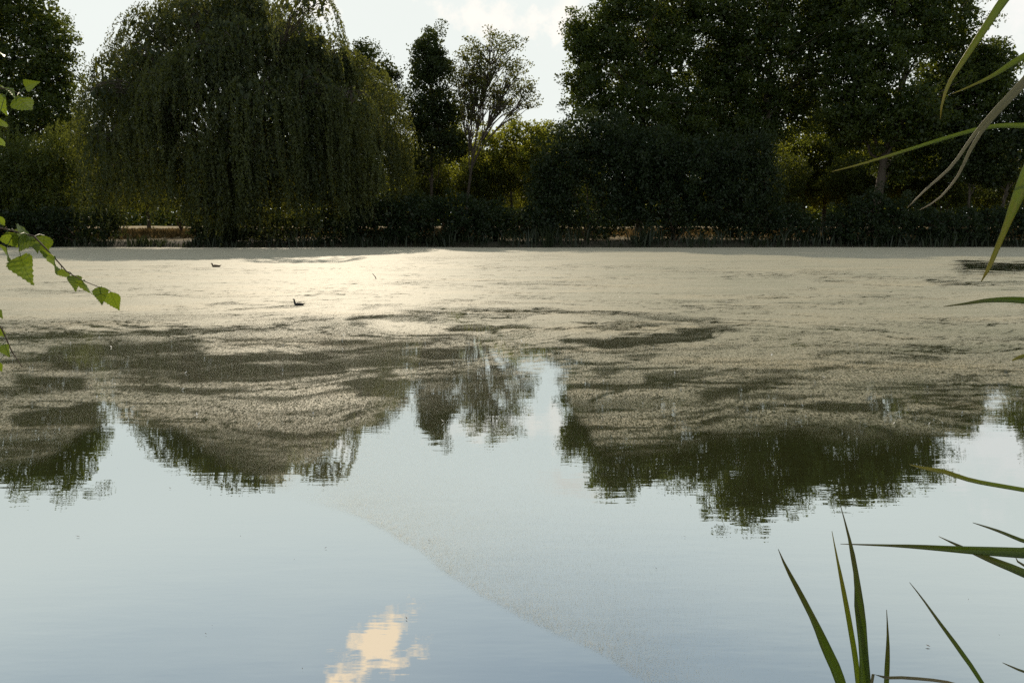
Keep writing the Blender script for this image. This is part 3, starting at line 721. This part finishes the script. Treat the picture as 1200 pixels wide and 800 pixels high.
F = np.concatenate([i5 + np.array([[0, 1, 2, 3]]), i5 + np.array([[3, 2, 4, 4]])])
tri = F[:, 2] == F[:, 3]; tint_r = np.repeat(np.clip(rng.normal(.45, .25, n), 0, 1), 5)
F4 = F[~tri]; F3 = np.concatenate([F4[:, [0, 1, 2]], F4[:, [0, 2, 3]], F[tri][:, :3]])
o = link('reeds', raw_mesh('reeds', V, F3, M['reed_leaf'], tint=tint_r)); o['kind'] = 'stuff'
tag(o, 'fringe of dark reeds along the foot of the far bank', 'reeds')
# tall dry meadow grass behind the bank
n = 45000
X = rng.uniform(-80, 85, n); Yb = rng.uniform(83, 125, n)
z0 = ground_z(X, Yb); hh = .35 + .5 * rng.random(n); wdt = .05 + .06 * rng.random(n); an = rng.uniform(0, 3.14, n)
sd_ = np.stack([np.cos(an), np.sin(an), np.zeros(n)], -1) * wdt[:, None]; b0 = np.stack([X, Yb, z0 - .03], -1)
V = np.stack([b0 - sd_, b0 + sd_, b0 + np.stack([rng.normal(0, .15, n), rng.normal(0, .15, n), hh], -1)], 1).reshape(-1, 3)
o = link('meadow_grass', raw_mesh('meadow_grass', V, np.arange(3 * n).reshape(n, 3), M['dry_grass'], tint=np.repeat(rng.random(n), 3))); o['kind'] = 'stuff'
tag(o, 'dry straw coloured meadow grass behind the far bank', 'grass')

# small pale paling fence in the gap of the bank bushes
fy = float(shore_y(np.array([32.5]))[0]) + .9; fb = P(972, 268, fy); gz = float(ground_z(np.array([fb.x]), np.array([fy]))[0])
fe = empty('paling_fence', (fb.x, fy, gz), 'small fence of pale wooden palings in a gap of the bank', 'fence')
for k in range(7):
    h_ = 1.55 + .15 * math.sin(k * 2.3)
    bm = bmesh.new(); bmesh.ops.create_cube(bm, size=1.0, matrix=Matrix.Translation((-1.05 + .35 * k, 0, h_ / 2 - .1)) @ Matrix.Diagonal((.11, .04, h_, 1)))
    for v in bm.verts:
        if v.co.z > h_ / 2 and v.co.x > -1.05 + .35 * k: v.co.z -= .07
    me = bpy.data.meshes.new('paling'); bm.to_mesh(me); bm.free(); me.materials.append(M['pale_wood']); link('paling', me, fe)
for z_ in (.55, 1.15):
    bm = bmesh.new(); bmesh.ops.create_cube(bm, size=1.0, matrix=Matrix.Translation((0, .047, z_)) @ Matrix.Diagonal((2.5, .05, .09, 1)))
    me = bpy.data.meshes.new('rail'); bm.to_mesh(me); bm.free(); me.materials.append(M['pale_wood']); link('rail', me, fe)

# ---------------------------------------------------------------- birds
def make_bird(px_, py_, length, label, neck, body_mat):
    d_ = CAM_H / math.tan(PITCH + math.atan((py_ - 400) / FPX)); p = P(px_, py_, d_)
    root = empty('moorhen', (p.x, d_, 0), label, 'bird')
    s = length
    # spine from tail tip to forehead: x towards the left is the front
    spine = [(.52, .20, .012), (.44, .15, .05), (.32, .11, .105), (.14, .09, .15), (-.06, .085, .165), (-.22, .10, .135), (-.30, .14 + .04 * neck, .085),
             (-.335, .20 + .10 * neck, .068), (-.35, .25 + .17 * neck, .058), (-.37, .29 + .22 * neck, .068), (-.42, .305 + .23 * neck, .056), (-.47, .30 + .22 * neck, .03)]
    V = []; F = []; ns = 10
    for i_, (x, z, r) in enumerate(spine):
        a = spine[max(i_ - 1, 0)]; b = spine[min(i_ + 1, len(spine) - 1)]; t = Vector((b[0] - a[0], 0, b[1] - a[1])).normalized(); nrm_ = Vector((-t.z, 0, t.x))
        for j in range(ns):
            an = 2 * math.pi * j / ns; q_ = Vector((x, 0, z)) + nrm_ * math.cos(an) * r * 1.12 + Vector((0, 1, 0)) * math.sin(an) * r * 1.2
            V.append((q_.x * s, q_.y * s, max(q_.z, -.03) * s))
    for i_ in range(len(spine) - 1):
        for j in range(ns): F.append((i_ * ns + j, i_ * ns + (j + 1) % ns, (i_ + 1) * ns + (j + 1) % ns, (i_ + 1) * ns + j))
    me = raw_mesh('body', V, F, body_mat, smooth=True); link('body', me, root)
    hz = .30 + .22 * neck
    bm = bmesh.new(); bmesh.ops.create_cone(bm, cap_ends=True, segments=6, radius1=.03 * s, radius2=.006 * s, depth=.10 * s, matrix=Matrix.Translation((-.50 * s, 0, hz * s)) @ Matrix.Rotation(R(-96), 4, 'Y'))
    me = bpy.data.meshes.new('bill'); bm.to_mesh(me); bm.free(); me.materials.append(M['bill_red']); link('bill', me, root)
    bm = bmesh.new(); bmesh.ops.create_cone(bm, cap_ends=True, segments=5, radius1=.055 * s, radius2=.012 * s, depth=.16 * s, matrix=Matrix.Translation((.52 * s, 0, .22 * s)) @ Matrix.Rotation(R(60), 4, 'Y') @ Matrix.Diagonal((.4, 1, 1, 1)))
    me = bpy.data.meshes.new('tail'); bm.to_mesh(me); bm.free(); me.materials.append(M['feather_dark']); link('tail', me, root)
    bm = bmesh.new(); bmesh.ops.create_uvsphere(bm, u_segments=8, v_segments=6, radius=1, matrix=Matrix.Translation((.08 * s, -.10 * s, .13 * s)) @ Matrix.Rotation(R(8), 4, 'Y') @ Matrix.Diagonal((.25 * s, .06 * s, .085 * s, 1)))
    me = bpy.data.meshes.new('wing'); bm.to_mesh(me); bm.free(); me.materials.append(body_mat); link('wing', me, root)
    return root
make_bird(350, 358, .27, 'small dark moorhen with upright neck swimming across the open duckweed', 1.0, M['feather_dark'])
make_bird(253, 313, .47, 'brown waterbird with low body swimming near the shaded far water', .25, M['feather_brown'])

# a thin stick and scattered feathers on the weed
def on_water(px_, py_): 
    d_ = CAM_H / math.tan(PITCH + math.atan((py_ - 400) / FPX)); p = P(px_, py_, d_); return Vector((p.x, d_, 0))
p = on_water(442, 327); tb = Tubes(); tb.add([(.0, 0, -.1), (-.06, 0, .07), (-.16, 0, .20)], [.018, .016, .010], 6)
o = tb.build('stick', M['twig']); o.location = p; tag(o, 'thin dark stick poking out of the duckweed', 'stick')

# floating bits near the camera: too small to count
V = []; F = []; n = 26
for k in range(n):
    x_, y_ = rng.uniform(0, 1200), rng.uniform(470, 795); p = on_water(x_, y_); a = rng.uniform(0, 3.14); l_ = rng.uniform(.003, .010); w_ = l_ * rng.uniform(.2, .5)
    if rng.random() < .1: l_ *= 2.2
    ca, sa = math.cos(a), math.sin(a)
    for ux, uy, uz in ((-1, 0, .005), (0, -1, .007), (1, 0, .009), (0, 1, .007)):
        V.append((p.x + ux * l_ * ca - uy * w_ * sa, p.y + ux * l_ * sa + uy * w_ * ca, uz))
    F.append((4 * k, 4 * k + 1, 4 * k + 2, 4 * k + 3))
o = link('floating_bits', raw_mesh('floating_bits', V, F, M['twig'])); o['kind'] = 'stuff'
tag(o, 'specks of leaf litter drifting on the clear water', 'debris')
V = []; F = []; n = 60
for k in range(n):
    p = on_water(rng.uniform(0, 1200), rng.uniform(330, 520)); s_ = rng.uniform(.008, .022) * math.sqrt(p.y / 8); a = rng.uniform(0, 3.14); ca, sa = math.cos(a), math.sin(a)
    for ux, uy, uz in ((-1, 0, .006), (0, -.4, .01), (1, 0, .03), (0, .4, .012)):
        V.append((p.x + (ux * ca - uy * sa) * s_, p.y + (ux * sa + uy * ca) * s_, uz))
    F.append((4 * k, 4 * k + 1, 4 * k + 2, 4 * k + 3))
o = link('floating_feathers', raw_mesh('floating_feathers', V, F, M['feather_white'])); o['kind'] = 'stuff'
tag(o, 'tiny white feathers scattered over the duckweed', 'feathers')

# ---------------------------------------------------------------- foreground reeds
def ribbon(name, pts, widths, mat, parent, origin, fold=.35, face=None, n=26):
    """long folded blade through pts, root to tip; widths are half widths"""
    pts = [Vector(p) for p in pts]; m = len(pts)
    cum = [0.0]
    for a, b in zip(pts[:-1], pts[1:]): cum.append(cum[-1] + (b - a).length)
    def cr(t):
        s = t * cum[-1]; i_ = 0
        while i_ < m - 2 and cum[i_ + 1] < s: i_ += 1
        f = (s - cum[i_]) / max(1e-9, cum[i_ + 1] - cum[i_])
        p0 = pts[max(i_ - 1, 0)]; p1 = pts[i_]; p2 = pts[i_ + 1]; p3 = pts[min(i_ + 2, m - 1)]
        q_ = .5 * ((2 * p1) + (p2 - p0) * f + (2 * p0 - 5 * p1 + 4 * p2 - p3) * f * f + (-p0 + 3 * p1 - 3 * p2 + p3) * f ** 3)
        return q_, (widths[i_] + (widths[i_ + 1] - widths[i_]) * f)
    V = []; UV = []; F = []
    for k in range(n + 1):
        t = k / n; c, wd = cr(t); c2, _ = cr(min(1, t + .01)); c1, _ = cr(max(0, t - .01)); tg = (c2 - c1).normalized()
        nf = Vector(face) if face else Vector((0.15, -1, .25)); sd__ = tg.cross(nf).normalized(); nr = sd__.cross(tg).normalized()
        tw = .25 * math.sin(t * 3 + wd * 900); sd__ = (sd__ * math.cos(tw) + nr * math.sin(tw)); nr = sd__.cross(tg)
        for u_, dn_ in ((-1, fold), (-.45, fold * .45), (0, 0), (.45, fold * .45), (1, fold)):
            q_ = c + sd__ * wd * u_ + nr * wd * dn_; V.append(q_ - Vector(origin)); UV.append(((u_ + 1) / 2, t))
    for k in range(n):
        for j in range(4):
            a = k * 5 + j; F.append((a, a + 1, a + 6, a + 5))
    me = raw_mesh(name, [tuple(v) for v in V], F, mat, smooth=True)
    uvl = me.uv_layers.new(name='UVMap'); li = np.zeros(len(me.loops), dtype=np.int32); me.loops.foreach_get('vertex_index', li)
    uvl.data.foreach_set('uv', np.array(UV, dtype=np.float32)[li].ravel())
    o = link(name, me, parent)
    so = o.modifiers.new('thickness', 'SOLIDIFY'); so.thickness = .0006
    return o

def blade_px(parent, origin, Y, root_pts, px_pts, mat, tilt=0.0, face=None):
    """px_pts: (x, y, width in px, extra depth) root side first"""
    pts = list(root_pts[0]); wd = list(root_pts[1])
    for (x, y, wpx, dy) in px_pts:
        pts.append(P(x, y, Y + dy)); wd.append(wpx * .43 * (Y + dy) / FPX)
    ribbon('blade', pts, wd, mat, parent, origin, face=face)

G = M['reed_blade']; GY = M['reed_blade_yellow']; GD = M['reed_blade_dry']
def gz_at(x, y): return float(ground_z(np.array([float(x)]), np.array([float(y)]))[0])
# clump rising from the water's edge
YC = 1.9; o0 = P(1020, 900, YC); org = Vector((o0.x, YC, gz_at(o0.x, YC)))
rc = empty('reed_clump', org, 'clump of upright green reed blades rising from the near water edge', 'reeds')
def rootp(dx, dy=0): return ([org + Vector((dx, dy, -.03))], [.006])
blade_px(rc, org, YC, rootp(-.02), [(1000, 880, 20, 0), (984, 800, 17, 0), (966, 755, 14, -.02), (940, 700, 8, -.04), (920, 662, 4, -.06), (912, 643, .6, -.07)], G)
blade_px(rc, org, YC, rootp(.0), [(1015, 880, 20, 0), (1012, 800, 20, 0), (1008, 730, 16, .01), (1002, 670, 9, .03), (996, 635, 4.5, .04), (985, 592, .6, .05)], G)
blade_px(rc, org, YC, rootp(-.01, .03), [(1010, 880, 10, .05), (1004, 790, 9, .06), (996, 735, 8, .07), (988, 690, 6, .08), (980, 650, 3, .09), (975, 622, .6, .1)], GY)
blade_px(rc, org, YC, rootp(.03, .02), [(1034, 880, 10, 0), (1038, 800, 9, 0), (1040, 765, 6, 0), (1040, 740, 3.5, 0), (1039, 714, .6, 0)], G)
blade_px(rc, org, YC, rootp(.05, .05), [(1175, 860, 6, .1), (1150, 800, 6, .1), (1125, 762, 6.5, .08), (1100, 728, 4.5, .05), (1080, 700, 2.5, .02), (1066, 682, .5, 0)], G)
blade_px(rc, org, YC, rootp(.03, -.03), [(1018, 815, 5, -.06), (1045, 795, 4.5, -.08), (1080, 795, 4.5, -.08), (1120, 801, 4, -.07), (1150, 815, .6, -.05)], GD)
# plant beyond the right edge whose blades reach level over the water
YB = 1.45; sx = P(1330, 700, YB).x; org = Vector((sx, YB, gz_at(sx, YB)))
rb = empty('reed_plant', org, 'reed plant with long level blades reaching over the clear water', 'reeds')
st0 = org + Vector((0, 0, -.05)); tb = Tubes(); tb.add([st0, org + Vector((-.02, 0, .5)), org + Vector((.01, .02, 1.05))], [.007, .006, .004], 8); tb.build('stem', M['stem_green'], rb, org)
def sb(zf, wdt=.006): return ([org + Vector((-.01, .005, zf))], [wdt])
blade_px(rb, org, YB, sb(.62, .008), [(1270, 652, 17, 0), (1200, 648, 15, 0), (1150, 645, 12, 0), (1090, 641, 7.5, 0), (1045, 639, 3.5, .02), (985, 637, .5, .03)], G)
blade_px(rb, org, YB, sb(.50, .008), [(1270, 705, 15, .02), (1200, 672, 13, .04), (1160, 655, 9, .05), (1125, 640, 4, .06), (1100, 628, .5, .08)], G)
blade_px(rb, org, YB, sb(.68, .006), [(1260, 655, 7, .1), (1200, 634, 5.5, .1), (1170, 622, 4, .1), (1140, 612, .5, .1)], G)
blade_px(rb, org, YB, sb(.80, .006), [(1280, 590, 8, .05), (1200, 574, 6, .05), (1140, 563, 6, .05), (1105, 552, 6.5, .05), (1085, 549, 4.5, .05), (1066, 544, .6, .05)], GY)
blade_px(rb, org, YB, sb(.52, .005), [(1260, 690, 5, .1), (1200, 663, 4, .1), (1190, 652, .5, .1)], G)
blade_px(rb, org, YB, sb(.30, .005), [(1270, 815, 5, .0), (1200, 787, 3.5, .0), (1175, 776, .5, .0)], G)
# tall reed beyond the right edge with blades hanging into view
YA = 1.25; sx = P(1345, 100, YA).x; org = Vector((sx, YA, gz_at(sx, YA)))
ra = empty('tall_reed', org, 'tall reed with long arching yellow green blades drooping over the pond', 'reeds')
tb = Tubes(); tb.add([org + Vector((0, 0, -.05)), org + Vector((.02, 0, .8)), org + Vector((0, .01, 1.5)), org + Vector((-.03, .0, 2.2))], [.008, .007, .006, .004], 8); tb.build('stem', M['stem_green'], ra, org)
topz_ = lambda z_: ([Vector((org.x - .01, org.y, z_))], [.006])
blade_px(ra, org, YA, topz_(2.05), [(1260, -95, 14, 0), (1185, -12, 13, 0), (1152, 35, 11, 0), (1128, 72, 7, 0), (1112, 98, 4, 0), (1104, 122, 2.6, 0), (1102, 140, .6, 0)], GY)
blade_px(ra, org, YA, topz_(1.98), [(1270, 30, 10, .05), (1200, 66, 8.5, .05), (1165, 88, 5, .05), (1140, 100, 2.5, .05), (1116, 110, .5, .05)], GY)
blade_px(ra, org, YA, topz_(1.96), [(1260, 20, 10, -.06), (1200, 93, 6.5, -.06), (1165, 130, 5, -.06), (1140, 160, 4.2, -.05), (1115, 195, 3.5, -.05), (1085, 222, 2.5, -.05), (1064, 243, .5, -.05)], GD)
blade_px(ra, org, YA, topz_(1.95), [(1265, 35, 8, -.03), (1200, 100, 6, -.03), (1155, 148, 5, -.03), (1135, 180, 4, -.03), (1122, 207, 3, -.03), (1100, 233, 2, -.03), (1078, 246, .5, -.03)], GD)
blade_px(ra, org, YA, topz_(1.80), [(1260, 152, 8, .03), (1200, 148, 8, .03), (1160, 149, 6, .03), (1115, 160, 5, .03), (1060, 177, 4, .03), (1010, 192, 2.5, .03), (975, 201, .5, .03)], GY)
blade_px(ra, org, YA, topz_(1.88), [(1265, 110, 16, -.1), (1215, 180, 18, -.1), (1190, 235, 15, -.1), (1170, 285, 9, -.1), (1158, 315, 5, -.1), (1150, 330, .8, -.1)], GY)
blade_px(ra, org, YA, topz_(1.60), [(1270, 362, 9, .1), (1200, 352, 9, .1), (1160, 352, 6, .1), (1130, 356, 3, .1), (1106, 359, .5, .1)], G)
blade_px(ra, org, YA, topz_(1.50), [(1280, 400, 7, .1), (1200, 417, 5, .1), (1186, 423, .5, .1)], GY)

# ---------------------------------------------------------------- birch sapling at the left, mostly out of view
YL = 1.35; tx = P(-330, 300, YL).x; org = Vector((tx, YL - .1, gz_at(tx, YL - .1)))
bi = empty('birch_sapling', org, 'birch sapling whose twigs of toothed green leaves hang into view', 'sapling')
tb = Tubes(); tb.add([org + Vector((0, 0, -.1)), org + Vector((.02, 0, .8)), org + Vector((-.02, .02, 1.7)), org + Vector((.01, 0, 2.5)), org + Vector((.0, 0, 3.2))], [.028, .024, .018, .012, .005], 8)
tb.build('trunk', M['twig'], bi, org)
def leaf_mesh(seed):
    r_ = random.Random(seed); half = []
    prof = [(0, .02), (.05, .22), (.13, .36), (.22, .42), (.33, .40), (.45, .33), (.57, .25), (.69, .17), (.80, .10), (.90, .045), (1.0, 0)]
    out = []
    for k in range(len(prof) - 1):
        (a, wa), (b, wb) = prof[k], prof[k + 1]
        out.append((a, wa)); mt = (a + b) / 2; mw = (wa + wb) / 2
        out.append((a + (b - a) * .55, mw + .028 * (1 + .4 * r_.random()))); out.append((a + (b - a) * .7, mw - .012))
    out.append((1.0, .0))
    V = []; UV = []; F = []; curl = .22 + .25 * r_.random(); fold = .25 + .25 * r_.random(); tw_ = r_.uniform(-.5, .5)
    for t, wv in out:
        for u_ in (-1, -.5, 0, .5, 1):
            x = wv * u_; V.append((x, -curl * t * t * .6 + fold * abs(x) + tw_ * x * t + .015 * math.sin(t * 40 + u_), -t * (1 - .12 * t * curl))); UV.append((.5 + x, t))
    for k in range(len(out) - 1):
        for j in range(4): a = k * 5 + j; F.append((a, a + 1, a + 6, a + 5))
    me = raw_mesh('leaf', V, F, M['birch_leaf'], smooth=True)
    uvl = me.uv_layers.new(name='UVMap'); li = np.zeros(len(me.loops), dtype=np.int32); me.loops.foreach_get('vertex_index', li)
    uvl.data.foreach_set('uv', np.array(UV, dtype=np.float32)[li].ravel()); return me
LM = [leaf_mesh(s) for s in range(6)]
def branch(pts, r0, leaves):
    """pts: picture points (x, y, depth offset) from the trunk out; leaves: (base x, base y, tip x, tip y, yaw)"""
    W = [org + Vector((0, 0, pts[0]))] + [P(x, y, YL + dy) for x, y, dy in pts[1]]
    tb = Tubes(); k = len(W); tb.add(W, [r0 * (1 - .75 * i_ / (k - 1)) for i_ in range(k)], 6)
    br = tb.build('branch', M['twig'], bi, org)
    for n_, (x0, y0, x1, y1, yaw) in enumerate(leaves):
        a = P(x0, y0, YL + rng.uniform(-.03, .03)); b = P(x1, y1, YL + rng.uniform(-.02, .05)); dv__ = b - a; L_ = dv__.length
        near = min((p_.lerp(q_, t_) for p_, q_ in zip(W[:-1], W[1:]) for t_ in (0, .2, .4, .6, .8, 1)), key=lambda p_: (p_ - a).length)
        pt = Tubes(); pt.add([near, near.lerp(a, .5) + Vector((0, 0, .003)), a], [.0009, .0008, .0007], 4)
        o = link('leaf', LM[(n_ * 5 + int(x0)) % 6], br)
        zax = -dv__.normalized(); yax = Vector((math.sin(yaw), -math.cos(yaw), .1)); xax = yax.cross(zax).normalized(); yax = zax.cross(xax)
        mm = Matrix((xax, yax, zax)).transposed().to_4x4()
        o.matrix_local = Matrix.Translation(a - org) @ mm @ Matrix.Diagonal((L_ * .80, L_ * .92, L_ * .92, 1))
        pt.build('petiole', M['stem_green'], br, org)
branch((1.55, [(-120, 225, -.02), (-30, 262, 0), (5, 268, 0), (40, 277, 0), (62, 300, 0), (78, 318, 0), (95, 328, 0), (120, 338, 0)]), .0024,
       [(-6, 252, 7, 270, .2), (8, 272, 22, 296, .3), (24, 274, 40, 288, -.5), (52, 276, 50, 305, .4), (8, 290, 8, 311, -.3), (24, 300, 34, 336, .1),
        (72, 315, 81, 331, .2), (96, 328, 105, 352, -.3), (117, 336, 120, 361, .5), (130, 342, 139, 369, .1), (-12, 280, -6, 304, .2), (40, 283, 46, 298, .8), (16, 270, 30, 280, .6), (64, 300, 58, 322, -.2), (86, 323, 90, 342, .7), (-30, 262, -24, 300, 0), (-60, 250, -56, 290, .3)])
branch((1.85, [(-120, 60, 0), (-30, 100, 0), (6, 104, 0), (24, 110, 0)]), .002,
       [(30, 103, 45, 94, .1), (20, 112, 42, 138, .2), (3, 103, 22, 112, 1.3), (0, 110, 3, 138, -.2), (-2, 138, 6, 156, .3), (-4, 158, 4, 178, .1), (-3, 58, 4, 70, .2), (-40, 100, -30, 140, .3), (-70, 88, -66, 125, .0)])
branch((1.35, [(-120, 340, 0), (-20, 365, 0), (2, 385, 0), (14, 412, 0), (26, 430, 0)]), .0026,
       [(-3, 382, 3, 401, .1), (3, 404, 11, 420, .3), (-3, 398, 8, 412, -.4), (-3, 424, 2, 439, .2), (-4, 364, 4, 374, .6), (-40, 356, -34, 390, .2)])
print('script done')
